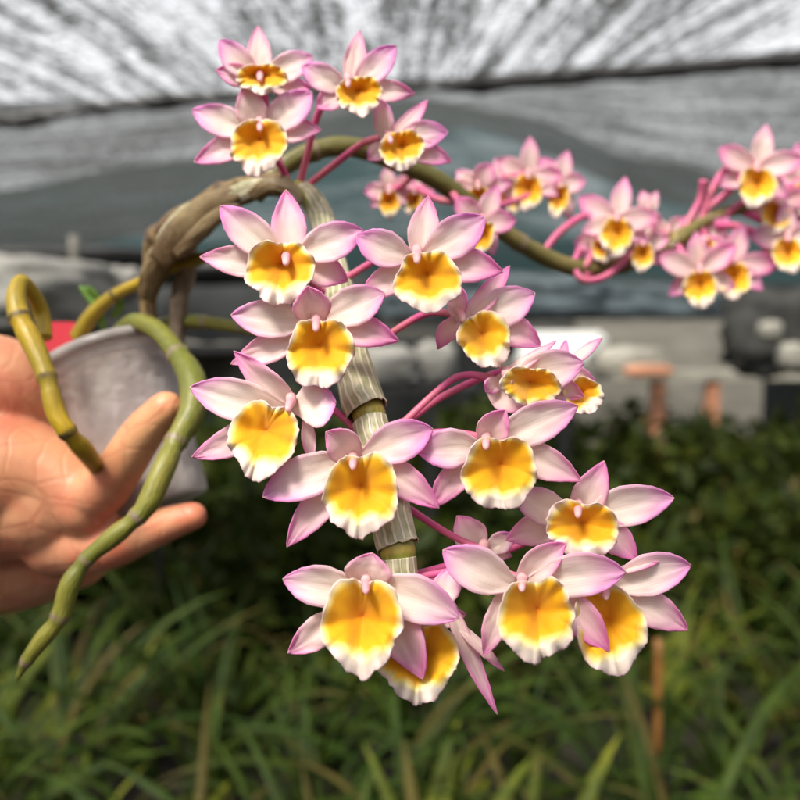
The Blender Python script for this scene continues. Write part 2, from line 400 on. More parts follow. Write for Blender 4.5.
def wall_fn(u, v):
    return Vector((lerp(-9, 9, u), 9.4 + 0.12 * math.sin(u * 50), lerp(0, 2.3, v)))
tag(sheet('curtain', wall_fn, 120, 6, M_net_dark), 'black netting curtain closing the far end behind the plants', 'curtain')
for sx, lb in ((-1, 'left'), (1, 'right')):  # side screens out of view, added to cut light from the sides
    def side_fn(u, v, sx=sx): return Vector((sx * (6.4 + 0.08 * math.sin(u * 40)), lerp(-3.0, 9.3, u), lerp(0, 2.0, v)))
    tag(sheet('curtain', side_fn, 60, 4, M_net_dark), 'unseen black netting screen added along the %s side to block side light' % lb, 'curtain')

def back_fn(u, v): return Vector((lerp(-6.3, 6.3, u), -3.1 + 0.08 * math.sin(u * 60), lerp(0, 1.9, v)))  # rear screen out of view, added to block the low sky
tag(sheet('curtain', back_fn, 60, 4, M_net_dark), 'unseen black netting screen added behind the photographer to block low sky light', 'curtain')
# ------------------------------------------------------------------ things standing at the back
def lump(name, px, py, d, wx, hy, depth, mat, seed, label, cat, group=None, rough=0.25, flat=0.0, parent=None, n=20):
    """a soft bundle: superellipsoid with folds"""
    rough *= .5; c = P(px, py, d); sx = wx / FPX * d / 2; sz = hy / FPX * d / 2; V = []; F = []
    e = 0.55
    def sp(a): return math.copysign(abs(a) ** e, a)
    for j in range(n + 1):
        ph = math.pi * (j / n - .5)
        for i in range(2 * n):
            th = math.pi * i / n
            q = Vector((sp(math.cos(ph)) * sp(math.cos(th)) * sx, sp(math.cos(ph)) * sp(math.sin(th)) * depth, sp(math.sin(ph)) * sz))
            k = 1 + rough * noise.noise(Vector((q.x * 2.2 / max(sx, .01), q.y * 2 / depth, q.z * 3.0 / sz)) + Vector((seed * 7.1, 0, 0)))
            V.append(c + q * k)
    m = 2 * n
    for j in range(n):
        for i in range(m): F.append((j * m + i, j * m + (i + 1) % m, (j + 1) * m + (i + 1) % m, (j + 1) * m + i))
    return tag(mesh(name, V, F, mat), label, cat, group)
# left: pale cloth heap on a dark bench, black rolls behind
lump('cloth', 40, 300, 1.9, 150, 76, 0.25, M_palegrey, 1, 'pale grey crumpled shade cloth heaped behind the yellow cane', 'cloth', rough=0.35, n=30)
lump('cloth_roll', 30, 258, 2.4, 300, 20, 0.10, M_black, 2, 'long black roll of netting lying above the pale cloth', 'roll', rough=0.2)
lump('cloth_roll', 170, 272, 2.7, 190, 26, 0.12, M_black, 12, 'black roll of netting behind the brown cane', 'roll', rough=0.3)
lump('cloth', 200, 368, 2.3, 110, 50, 0.12, M_grey, 3, 'grey green folded cloth beyond the clear pot', 'cloth', rough=0.4)
lump('sack', 385, 366, 2.9, 66, 40, 0.10, M_palegrey, 4, 'pale grey sack behind the front cane', 'sack', 'sacks on the beds', rough=0.4)
lump('sack', 436, 362, 3.0, 40, 40, 0.08, M_palegrey, 5, 'small whitish sack right of the front cane', 'sack', 'sacks on the beds', rough=0.4)
lump('cloth', 122, 283, 2.0, 40, 30, 0.06, M_palegrey, 6, 'small whitish rag just left of the brown cane', 'cloth', rough=0.5)
def post(px, y0, y1, d, wpx, mat, label, cat='post', name='post', group=None, foot=0.0):
    a, b = P(px, y0, d), P(px, y1, d); b.x = a.x; b.y = a.y; b.z = foot; r = wpx / FPX * d / 2
    V, F, L = tube([a.lerp(b, i / 6) for i in range(7)], [r * (1 + .06 * noise.noise(Vector((i, px, 0)))) for i in range(7)], 12)
    return tag(mesh(name, V, F, mat), label, cat, group)
post(74, 236, 420, 2.2, 10, M_grey, 'thin grey upright pipe behind the pale cloth', foot=P(0, 345, 1.72).z)
# bench behind the left things: dark top so that they rest on something
def bench(name, cx0, cx1, ytop, d, depth, mt, ml, label, wt=8, legs=3, cat='bench', legw=12, legpx=None, back=False):
    a, b = P(cx0, ytop, d), P(cx1, ytop, d); zt = a.z; b.z = zt
    root = empty(name, Vector(((a.x + b.x) / 2, a.y, 0)), label, cat)
    V = []; F = []; th = wt / FPX * d / 2
    box_vf(((a.x + b.x) / 2, a.y + depth / 2, zt - th), ((b.x - a.x) / 2, depth / 2, th), V, F)
    mesh('tabletop', V, F, mt, root, smoothf=False)
    for i in range(legs):
        if legpx and i >= len(legpx): break
        x = P(legpx[i], ytop, d).x if legpx else lerp(a.x, b.x, (i + .35) / (legs))
        V = []; F = []; r = legw / FPX * d / 2; hz = (zt - 2 * th) / 2
        box_vf((x, a.y + (depth - r - .02 if back else r + .02), hz), (r, r, hz - .001), V, F)
        mesh('leg', V, F, ml, root, smoothf=False)
    return root
bench('bench', -200, 250, 345, 1.72, 1.1, M_black, M_black, 'low black bench under the pale cloth on the left', 8, 3, back=True)
bench('bench', 330, 480, 388, 2.75, 0.5, M_black, M_black, 'small black bench carrying the pale sacks', 6, 2)
# right: cream topped bench with orange legs
bench('bench', 596, 960, 372, 4.4, 0.35, M_cream, M_orange, 'cream edged bench with orange legs beyond the beds on the right', 8, 6, legw=12, legpx=(661, 716, 905))
lump('orange_bin', 648, 371, 4.3, 48, 12, 0.05, M_orange, 31, 'orange plastic block on the left end of the cream bench', 'block', rough=0.1)
V = []; F = []; c = P(670, 320, 5.2); box_vf((c.x, c.y, c.z / 2), (0.62, 0.03, c.z / 2), V, F, R(3)); tag(mesh('panel', V, F, M_grey, smoothf=False), 'flat grey panel leaning behind the cream edged bench', 'panel')
V = []; F = []; c = P(560, 345, 4.6)
def slab(pts, d0, d1, th, name, mat, label, cat):
    top = [P(x, y, lerp(d0, d1, k)) for x, y, k in pts]; V = top + [p - Vector((0, 0, th)) for p in top]; n = len(pts)
    F = [tuple(range(n)), tuple(reversed(range(n, 2 * n)))] + [((i + 1) % n, i, n + i, n + (i + 1) % n) for i in range(n)]
    return tag(mesh(name, V, F, mat, smoothf=False), label, cat)
slab([(516, 357, 0), (586, 357, 0), (608, 338, 1), (600, 331, 1), (524, 331, 1)], 3.6, 4.3, 0.03, 'board', M_white, 'bright white flat board behind the flowers', 'board')
bench('bench', 500, 600, 362, 3.55, 0.7, M_grey, M_black, 'small grey bench under the white board', 6, 2)
lump('white_sack', 628, 360, 4.55, 70, 26, 0.12, M_cream, 7, 'low cream coloured heap at the left end of the cream bench', 'sack', rough=0.35)
lump('tarpaulin', 520, 296, 6.0, 170, 46, 0.2, M_blue, 8, 'blue grey tarpaulin bundle on the dark shelf', 'tarpaulin', 'tarpaulin bundles', rough=0.5, n=30)
lump('tarpaulin', 640, 302, 6.1, 170, 34, 0.2, M_blue, 9, 'longer blue grey tarpaulin bundle under the right cane', 'tarpaulin', 'tarpaulin bundles', rough=0.5, n=30)
lump('tarpaulin', 430, 303, 6.0, 100, 32, 0.2, M_blue, 10, 'dark blue grey bundle behind the middle flowers', 'tarpaulin', 'tarpaulin bundles', rough=0.5, n=30)
bench('shelf', 380, 900, 320, 5.9, 0.7, M_grey, M_black, 'long brown grey shelf across the back', 20, 4, cat='shelf')
lump('pot_stack', 784, 332, 3.9, 120, 84, 0.16, M_dark, 14, 'black pots heaped at the right edge', 'pots', rough=0.5)
lump('sack', 770, 330, 3.2, 20, 18, 0.04, M_cream, 15, 'small cream bag hanging on the black pots', 'bag', rough=0.3)
lump('sack', 792, 356, 3.2, 26, 26, 0.05, M_cream, 16, 'larger cream bag low at the right edge', 'bag', rough=0.3)

# ------------------------------------------------------------------ planting beds
random.seed(5)
def strap_clump(seed, n, L0, L1, wid, spread, dry=0.12, tone=0.0):
    rnd = random.Random(seed); V = []; F = []; T = []; D = []
    for k in range(n):
        az = rnd.uniform(0, 2 * math.pi); Ln = rnd.uniform(L0, L1); el = R(rnd.uniform(55, 86)); w0 = wid * rnd.uniform(.7, 1.25)
        bend = rnd.uniform(.7, 2.0) * spread; tw = rnd.uniform(-.6, .6); t0 = rnd.random() * .8 + tone; dr = 1.0 if rnd.random() < dry else rnd.random() * .15
        p = Vector((rnd.uniform(-.04, .04), rnd.uniform(-.04, .04), 0)); N = 9; b = len(V)
        for i in range(N + 1):
            u = i / N; e = el - bend * u ** 1.4; dirv = Vector((math.cos(az) * math.cos(e), math.sin(az) * math.cos(e), math.sin(e)))
            side = Vector((-math.sin(az), math.cos(az), 0)); side = (side * math.cos(tw * u) + dirv.cross(side) * math.sin(tw * u))
            nrm = side.cross(dirv); w = w0 * (0.5 + 1.1 * u) * (1 - u ** 4) + .0004 if u < .5 else w0 * 1.05 * (1 - ((u - .5) * 2) ** 2.2) + .0004
            for s, f in ((-1, -.25), (0, 0.12), (1, -.25)): V.append(p + side * (s * w / 2) - nrm * (f * w)); T.append(min(1, t0 * (.6 + .5 * u))); D.append(min(1, dr + (0.7 if (u > .85 and dr > .1) else 0)))
            if i < N: p = p + dirv * (Ln / N)
        for i in range(N):
            for s in (0, 1): a = b + i * 3 + s; F.append((a, a + 1, a + 4, a + 3))
    return V, F, T, D
def bush(seed, n, rad, hgt, leaf):
    """a bushy plant: branching stems that carry the leaves"""
    rnd = random.Random(seed); V = []; F = []; T = []; D = []
    for k in range(n):
        az = rnd.uniform(0, 6.283); out = rad * rnd.uniform(.15, 1.0); top = hgt * rnd.uniform(.55, 1.0) * (1 - .35 * (out / rad) ** 2); N = 9; b = len(V); t = rnd.random()
        P0 = [Vector((math.cos(az) * out * (i / N) ** 1.3, math.sin(az) * out * (i / N) ** 1.3, top * (i / N) ** .85)) for i in range(N + 1)]
        for q in P0: V += [q + Vector((.003, 0, 0)), q + Vector((-.002, .003, 0)), q + Vector((-.002, -.003, 0))]; T += [t * .4] * 3; D += [.6] * 3
        for i in range(N):
            for j in range(3): F.append((b + i * 3 + j, b + i * 3 + (j + 1) % 3, b + i * 3 + 3 + (j + 1) % 3, b + i * 3 + 3 + j))
        for i in range(2, N + 1):
            for j in range(3):
                c = P0[i]; d = Vector((rnd.gauss(0, 1), rnd.gauss(0, 1), rnd.gauss(.2, .6))).normalized()
                s = d.cross(Vector((rnd.gauss(0, 1), rnd.gauss(0, 1), rnd.gauss(0, 1)))).normalized(); l = leaf * rnd.uniform(.6, 1.4); e = len(V)
                V += [c, c + d * l * .5 + s * l * .2, c + d * l, c + d * l * .5 - s * l * .2]; F.append((e, e + 1, e + 2, e + 3))
                T += [min(1, t * .6 + rnd.random() * .5)] * 4; D += [1.0 if rnd.random() < .04 else 0] * 4
    return V, F, T, D
def proto(name, vf, mat):
    V, F, T, D = vf; me = bpy.data.meshes.new(name); me.from_pydata(V, [], F)
    for p in me.polygons: p.use_smooth = True
    me.attributes.new('tone', 'FLOAT', 'POINT').data.foreach_set('value', T); me.attributes.new('dry', 'FLOAT', 'POINT').data.foreach_set('value', D)
    me.materials.append(mat); return me
straps = [proto('strap_leaf_plant', strap_clump(s, 22, .32, .70, .021, 1.05, .03), M_strap) for s in range(5)]
pales = [proto('strap_leaf_plant', strap_clump(s + 20, 18, .26, .50, .024, 1.1, .05, .2), M_strap2) for s in range(3)]
bushes = [proto('leafy_plant', bush(s, 30, .30, .74, .095), M_bush) for s in range(4)]
rnd = random.Random(11)
def put(name, me, x, y, s, rz, label, cat, group):
    o = bpy.data.objects.new(name, me); COL.objects.link(o); o.location = (x, y, 0); o.rotation_euler = (rnd.uniform(-.1, .1), rnd.uniform(-.1, .1), rz); o.scale = (s,) * 3
    return tag(o, label, cat, group)
row = 0; y = 1.25
while y < 4.6:
    half = 0.62 * y + .25; x = -half + rnd.uniform(0, .2); step = .19 + .035 * y
    while x < half:
        pale = rnd.random() < .3
        me = rnd.choice(pales if pale else straps)
        yy = y + rnd.uniform(-.1, .1); side = 'left' if x < -.22 * y else ('right' if x > .22 * y else 'middle')
        dist = 'at the very front' if y < 1.9 else ('in the near rows' if y < 2.6 else ('in the middle rows' if y < 3.8 else 'in the far rows'))
        kind = 'pale green broader leaved plant' if pale else 'dark green strap leaved plant'
        put('strap_leaf_plant', me, x, yy, rnd.uniform(.75, 1.12), rnd.uniform(0, 6), '%s %s of the bed, %s' % (kind, dist, {'left': 'left side', 'right': 'right side', 'middle': 'below the flowers'}[side]), 'plant', '%ss %s, %s' % (kind, dist, side))
        x += step * rnd.uniform(.8, 1.25)
    y += .17 + .06 * y; row += 1
for i in range(96):
    y = rnd.uniform(2.5, 5.2) if i > 30 else rnd.uniform(3.6, 4.3); x = rnd.uniform(-.6, .6) * y
    side = 'left' if x < -.2 * y else ('right' if x > .2 * y else 'middle'); far = y > 3.9
    put('leafy_plant', rnd.choice(bushes), x, y, rnd.uniform(.75, 1.1) * (1.1 if far else .85), rnd.uniform(0, 6), 'small leaved dark green bushy plant %s, on the %s' % ('along the back' if far else 'rising among the strap leaves', side), 'plant', 'bushy plants %s, %s' % ('at the back' if far else 'among the strap leaves', side))
for px, dd, sc in ((622, 3.9, 1.0), (650, 3.75, 1.06), (684, 3.7, 1.02), (716, 3.8, 1.08), (752, 3.7, 1.0), (790, 3.8, 1.05), (580, 3.6, .98), (540, 3.3, .9)):
    q = P(px, 420, dd); put('leafy_plant', bushes[px % 4], q.x, q.y, sc, px, 'taller small leaved bushy plant in front of the orange legged bench', 'plant', 'bushy plants in front of the orange legged bench')
def flowerpot(px, py, d, s, label):
    c = P(px, py, d); c.z = 0.0; V = []; F = []
    prof = [(.0, .001), (.07, .0), (.10, .16), (.115, .165), (.115, .2), (.10, .2), (.095, .17), (0, .17)]; n = 24
    for r, z in prof:
        for k in range(n): V.append(c + Vector((r * math.cos(6.2832 * k / n), r * math.sin(6.2832 * k / n), z)) * s)
    for j in range(len(prof) - 1):
        for k in range(n): F.append((j * n + k, j * n + (k + 1) % n, (j + 1) * n + (k + 1) % n, (j + 1) * n + k))
    tag(mesh('flower_pot', V, F, M_terra), label, 'flower pot')
flowerpot(752, 490, 3.2, 1.3, 'small terracotta pot half hidden among the bushes on the right')
a = P(659, 640, 1.75); b = P(657, 756, 1.78); b.z = max(b.z, 0.0)
V, F, L = tube([a.lerp(b, i / 8) for i in range(9)], [.010] * 9, 10, wob=.2); tag(mesh('stake', V, F, M_bamboo), 'short orange brown bamboo stake upright in the bed', 'stake')

# ------------------------------------------------------------------ the hand
def hand():
    V = []; F = []
    def chain(pts):
        q = catmull(pts, 7); path = [P(a, b, d) for a, b, d, r in q]; rad = [r / FPX * d for a, b, d, r in q]
        # rounded ends
        t0 = (path[0] - path[1]).normalized(); t1 = (path[-1] - path[-2]).normalized(); pre = []; post_ = []
        for k in range(1, 6):
            a = k / 5 * math.pi / 2 * .97
            pre.insert(0, (path[0] + t0 * rad[0] * math.sin(a), rad[0] * math.cos(a))); post_.append((path[-1] + t1 * rad[-1] * math.sin(a), rad[-1] * math.cos(a)))
        pr = [x for x, _ in pre] + path + [x for x, _ in post_]; rr = [r for _, r in pre] + rad + [r for _, r in post_]
        tube(pr, rr, 20, V=V, F=F)
    chain([(-420, 560, .47, 66), (-250, 545, .46, 68), (-120, 510, .455, 74), (-20, 490, .447, 84), (45, 500, .436, 60)])      # forearm and heel of the palm
    chain([(-60, 530, .485, 84), (25, 540, .478, 72), (72, 548, .460, 42)])                                                     # outer edge of the palm
    chain([(-90, 470, .44, 70), (-10, 470, .43, 72), (55, 480, .425, 42), (85, 505, .42, 32)])                                                     # palm
    chain([(-60, 420, .44, 66), (-10, 388, .435, 56), (18, 396, .437, 42), (48, 405, .455, 28), (76, 400, .475, 23), (100, 392, .495, 20)])            # thumb, curling behind the pot
    chain([(72, 505, .425, 34), (102, 490, .412, 26), (124, 462, .403, 23), (144, 432, .397, 21), (166, 408, .393, 17.5)])   # index finger in front of the pot
    chain([(60, 540, .435, 38), (104, 545, .425, 27), (140, 534, .418, 21), (170, 523, .414, 17.5), (193, 516, .412, 14.5)])     # middle finger under the pot
    chain([(45, 520, .46, 34), (95, 500, .50, 24), (135, 470, .525, 21), (160, 440, .53, 18)])                                     # ring finger behind the pot
    chain([(30, 500, .465, 32), (80, 470, .505, 22), (112, 440, .525, 19), (130, 415, .53, 16)])                                       # little finger behind the pot
    o = mesh('person', V, F, M_skin)
    m = o.modifiers.new('remesh', 'REMESH'); m.mode = 'VOXEL'; m.voxel_size = 0.0016; m.use_smooth_shade = True
    m = o.modifiers.new('smooth', 'SMOOTH'); m.factor = .6; m.iterations = 9
    tag(o, 'bare hand reaching in from the left, palm up, two fingers spread around the clear pot', 'hand')
hand()

# ------------------------------------------------------------------ pot
def pot():
    top, bot = P(106, 352, .463), P(160, 506, .450)
    ax = (bot - top); Ln = ax.length; ax.normalize(); s = ax.cross(CF).normalized(); f = ax.cross(s)
    n = 40; V = []; F = []
    R0, R1 = 62 / FPX * .463, 50 / FPX * .450
    prof = [(R0, .003), (R0, .004), (R0 * .985, Ln * .12), (R0 * .955, Ln * .125), (lerp(R0, R1, .5), Ln * .5), (R1, Ln * .985), (R1 * .97, Ln), (0.0005, Ln)]
    prof += [(R1 * .9, Ln - .0012), (R1 - .0012, Ln * .96), (lerp(R0, R1, .5) - .0012, Ln * .5), (R0 * .955 - .0012, Ln * .13), (R0 * .985 - .0012, Ln * .11), (R0 - .0012, .004), (R0, .003)]
    for r, z in prof:
        for k in range(n):
            a = 6.28318 * k / n; V.append(top + ax * z + (s * math.cos(a) + f * math.sin(a)) * r)
    for j in range(len(prof) - 1):
        for k in range(n): F.append((j * n + k, j * n + (k + 1) % n, (j + 1) * n + (k + 1) % n, (j + 1) * n + k))
    body = tag(mesh('plant_pot', V, F, M_pot), 'milky clear plastic pot tilted in the hand', 'pot')
    rv = []; rf = []
    for r, z in ((R0 + .0004, .0015), (R0 + .0030, .0005), (R0 + .0036, .0035), (R0 + .0026, .0065), (R0 + .0004, .006), (R0 + .0004, .0015)):
        for k in range(n):
            a = 6.28318 * k / n; rv.append(top + ax * z + (s * math.cos(a) + f * math.sin(a)) * r)
    for j in range(5):
        for k in range(n): rf.append((j * n + k, j * n + (k + 1) % n, (j + 1) * n + (k + 1) % n, (j + 1) * n + k))
    mesh('rim', rv, rf, M_rim, body)
    V = []; F = []
    prof = [(.0005, .012), (R0 * .6, .008), (R0 * .9, .016), (R0 * .86, Ln * .3), (R1 * .95, Ln * .75), (R1 * .8, Ln - .006), (.0005, Ln - .006)]
    for r, z in prof:
        for k in range(n):
            a = 6.28318 * k / n; q = 1 + .06 * noise.noise(Vector((math.cos(a) * 3, math.sin(a) * 3, z * 60))); V.append(top + ax * z + (s * math.cos(a) + f * math.sin(a)) * r * q)
    for j in range(len(prof) - 1):
        for k in range(n): F.append((j * n + k, j * n + (k + 1) % n, (j + 1) * n + (k + 1) % n, (j + 1) * n + k))
    tag(mesh('moss', V, F, M_moss), 'grey brown moss filling the clear plastic pot', 'moss')
pot()
V = []; F = []; box_vf(P(58, 338, .50), (.0105, .0008, .010), V, F, R(6)); tag(mesh('plant_tag', V, F, M_redtag, smoothf=False), 'small pinkish red plastic tag behind the rim of the pot', 'tag')

# ------------------------------------------------------------------ the orchid
orchid = empty('orchid_plant', P(140, 345, .46), 'orchid with long jointed canes and many pink white flowers with yellow lips', 'orchid')
def nodes_attr(L, nodes, wd):
    return [max([max(0, 1 - abs(l[1] - n) / wd) for n in nodes] + [0]) ** 1.0 for l in L]
def cane(pts, mat, name='cane', slim=.90, per=9, nodesat=None, swell=0.10, wob=.06, seed=0, taper_ends=True):
    """pts: (px, py, depth, width px); nodes at the listed point indices"""
    q = catmull(pts, per); path = [P(a, b, d) for a, b, d, r in q]; rad = [r * slim / 2 / FPX * d for a, b, d, r in q]
    acc = [0]
    for i in range(1, len(path)): acc.append(acc[-1] + (path[i] - path[i - 1]).length)
    nl = [acc[i * per] for i in (nodesat if nodesat is not None else range(1, len(pts) - 1))]
    rr = []
    for a, r in zip(acc, rad):
        k = 1.0
        for n in nl:
            x = (a - n) / .0022
            k += swell * 1.2 * math.exp(-x * x) - swell * .9 * math.exp(-((a - n - .0035) / .003) ** 2)
        rr.append(r * k)
    if taper_ends: rr[-1] *= .5; rr[-2] *= .8
    V, F, L = tube(path, rr, 20, wob=wob, seed=seed)
    at = nodes_attr(L, nl, .0028)
    return mesh(name, V, F, mat, orchid, attrs={'node': at}, uv=[(l[0], l[1] * 10) for l in L])
def ring(parent, px, py, d, wpx, mat): pass
# brown old cane rising from the pot and arching over
cb = cane([(150, 345, .455, 16), (149, 300, .452, 19), (155, 268, .447, 30), (168, 243, .44, 46), (196, 219, .425, 44), (228, 197, .41, 34), (262, 186, .40, 27), (292, 189, .392, 22)], M_cane_b, nodesat=[3, 5], swell=.12, wob=.28, per=8)
cane([(176, 345, .46, 18), (180, 300, .455, 20), (188, 262, .448, 20), (190, 235, .44, 16)], M_root, name='root', nodesat=[1], wob=.25)
# shaggy sheaths on the brown cane
def sheath_strip(pts, wid, mat, name='sheath', parent=None, cup=.35, seed=0):
    q = catmull(pts, 8); V = []; F = []; n = len(q); W = 8
    for i, (px, py, d) in enumerate(q):
        a = q[max(i - 1, 0)]; b = q[min(i + 1, n - 1)]; tx, ty = b[0] - a[0], b[1] - a[1]; l = math.hypot(tx, ty) or 1; nx, ny = -ty / l, tx / l
        u = i / (n - 1); w = wid / 2 * (math.sin(math.pi * min(1, .12 + u * .86)) ** .5)
        for k in range(W + 1):
            v = k / W * 2 - 1; z = (1 - v * v) * cup * w / FPX * d + .0012 * noise.noise(Vector((u * 4, v * 3, seed)))
            V.append(P(px + nx * v * w, py + ny * v * w, d - z))
    for i in range(n - 1):
        for k in range(W): a = i * (W + 1) + k; F.append((a, a + 1, a + W + 2, a + W + 1))
    o = mesh(name, V, F, mat, parent or orchid, thick=.0005, uv=[((k % (W + 1)) / W * .45, (k // (W + 1)) / n) for k in range(len(V))]); return o
sheath_strip([(158, 262, .425), (182, 232, .415), (212, 207, .405), (240, 193, .395)], 34, M_sheath_b, parent=cb, seed=1)
sheath_strip([(196, 232, .412), (222, 205, .402), (252, 188, .392), (282, 186, .385)], 20, M_sheath, parent=cb, seed=2)
sheath_strip([(150, 285, .44), (158, 258, .43), (176, 240, .42)], 24, M_sheath_b, parent=cb, seed=3)
sheath_strip([(176, 256, .418), (196, 236, .408), (218, 216, .40), (240, 206, .392)], 16, M_sheath_b, parent=cb, seed=4)
sheath_strip([(160, 244, .425), (184, 216, .415), (214, 198, .402)], 18, M_sheath, parent=cb, seed=5)
sheath_strip([(146, 300, .445), (150, 275, .436), (160, 254, .425)], 20, M_sheath_b, parent=cb, seed=6)
sheath_strip([(250, 196, .388), (270, 184, .384), (292, 190, .382), (300, 204, .378)], 15, M_sheath_b, parent=cb, seed=7)
# right arching cane
cr = cane([(255, 196, .415, 20), (285, 166, .42, 21), (315, 151, .425, 22), (350, 147, .43, 22), (395, 160, .44, 23), (440, 182, .45, 22), (478, 210, .46, 20), (520, 243, .475, 20), (572, 267, .49, 20), (625, 264, .505, 19), (668, 245, .515, 18), (708, 219, .525, 15), (745, 208, .53, 11), (756, 205, .535, 8)], M_cane_o, nodesat=[2, 4, 7, 9, 11, 12], swell=.12, per=7)
# yellow cane across the hand
cane([(46, 338, .40, 14), (42, 315, .405, 17), (34, 296, .40, 17), (22, 282, .392, 17), (16, 296, .385, 21), (20, 318, .38, 23), (36, 350, .375, 24), (47, 378, .37, 20), (56, 412, .368, 22), (68, 432, .368, 20), (84, 450, .378, 21), (97, 468, .40, 18), (106, 482, .425, 12)], M_cane_y, nodesat=[5, 7, 9], swell=.14, per=8, seed=3)
# green cane bending down in front of the hand
cane([(118, 330, .45, 12), (135, 322, .44, 19), (158, 331, .425, 21), (178, 355, .41, 24), (193, 382, .395, 30), (192, 412, .385, 30), (176, 442, .375, 24), (163, 470, .365, 25), (150, 500, .36, 25), (137, 517, .358, 20), (112, 538, .356, 22), (86, 560, .354, 17), (70, 585, .352, 23), (60, 617, .351, 20), (42, 640, .35, 19), (26, 662, .35, 14), (17, 680, .35, 5)],
     M_cane_g, nodesat=[3, 6, 9, 11, 13, 15], swell=.13, per=7, seed=6)
# thin canes behind
cane([(78, 338, .475, 19), (92, 315, .47, 17), (115, 295, .465, 14), (140, 283, .46, 13), (165, 270, .452, 15), (190, 262, .445, 14), (225, 250, .43, 12)], M_cane_y, nodesat=[2, 4], swell=.12, seed=8)
cane([(150, 328, .47, 14), (175, 322, .462, 16), (205, 322, .455, 15), (240, 328, .45, 13), (270, 335, .45, 9)], M_cane_g, nodesat=[2, 3], swell=.12, seed=9)
for pts in ([(86, 318, .475), (96, 300, .47), (86, 286, .465)], [(104, 330, .475), (97, 308, .47), (80, 286, .468)], [(112, 318, .475), (120, 306, .472), (116, 296, .47)]):
    sheath_strip([pts[0], pts[1], pts[2]], 9, M_leafg, name='leaf')

# front cane with silvery sheaths: bare green nodes at (370,414) and (397,552)
front_pts = [(296, 188, .392, 18), (316, 208, .382, 22), (330, 250, .362, 24), (340, 300, .340, 25), (350, 350, .318, 24), (369, 415, .299, 32), (374, 433, .2955, 23), (381, 460, .2905, 22), (390, 495, .286, 24), (398, 552, .279, 34), (403, 585, .276, 25), (410, 640, .272, 24), (414, 668, .271, 16)]
fc = cane(front_pts, M_node, slim=1.0, nodesat=[5, 9], swell=.06, wob=.03, per=8, seed=12)
def sheath(pts, seed):
    q = catmull(pts, 10); path = [P(a, b, d) for a, b, d, r in q]; rad = [r / 2 / FPX * d for a, b, d, r in q]
    V, F, L = tube(path, rad, 40, cap=False, wob=.05, seed=seed)
    n = len(path); at = []
    tdir = (path[-1] - path[-2]).normalized()
    for i, v in enumerate(V):
        rn = i // 40; u = rn / (n - 1); k = i % 40
        at.append(smooth((u - .90) / .08))
        if rn >= n - 2:
            j = noise.noise(Vector((k * .9, seed, 0))); V[i] = v + tdir * (.0022 * j * (rn - n + 3) / 2) + (v - path[rn]) * (.14 * noise.noise(Vector((k * .6, seed, 5))))
    o = mesh('sheath', V, F, M_sheath, fc, attrs={'node': at}, uv=[(l[0], l[1] * 20) for l in L], thick=.0003)
sheath([(303, 192, .391, 22), (318, 210, .382, 25), (331, 250, .362, 28)], 1)
sheath([(331, 252, .361, 25), (341, 300, .339, 31), (345, 330, .326, 33), (352, 360, .314, 36), (362, 398, .302, 43), (367, 410, .2995, 43)], 2)
sheath([(370, 421, .2975, 35), (374.5, 437, .2945, 35), (381, 462, .291, 35), (389, 500, .2855, 38), (395, 535, .281, 42), (398, 546, .2797, 42)], 3)
sheath([(399, 558, .278, 34), (401, 575, .277, 33), (405, 605, .274, 33), (410, 640, .272, 30)], 4)

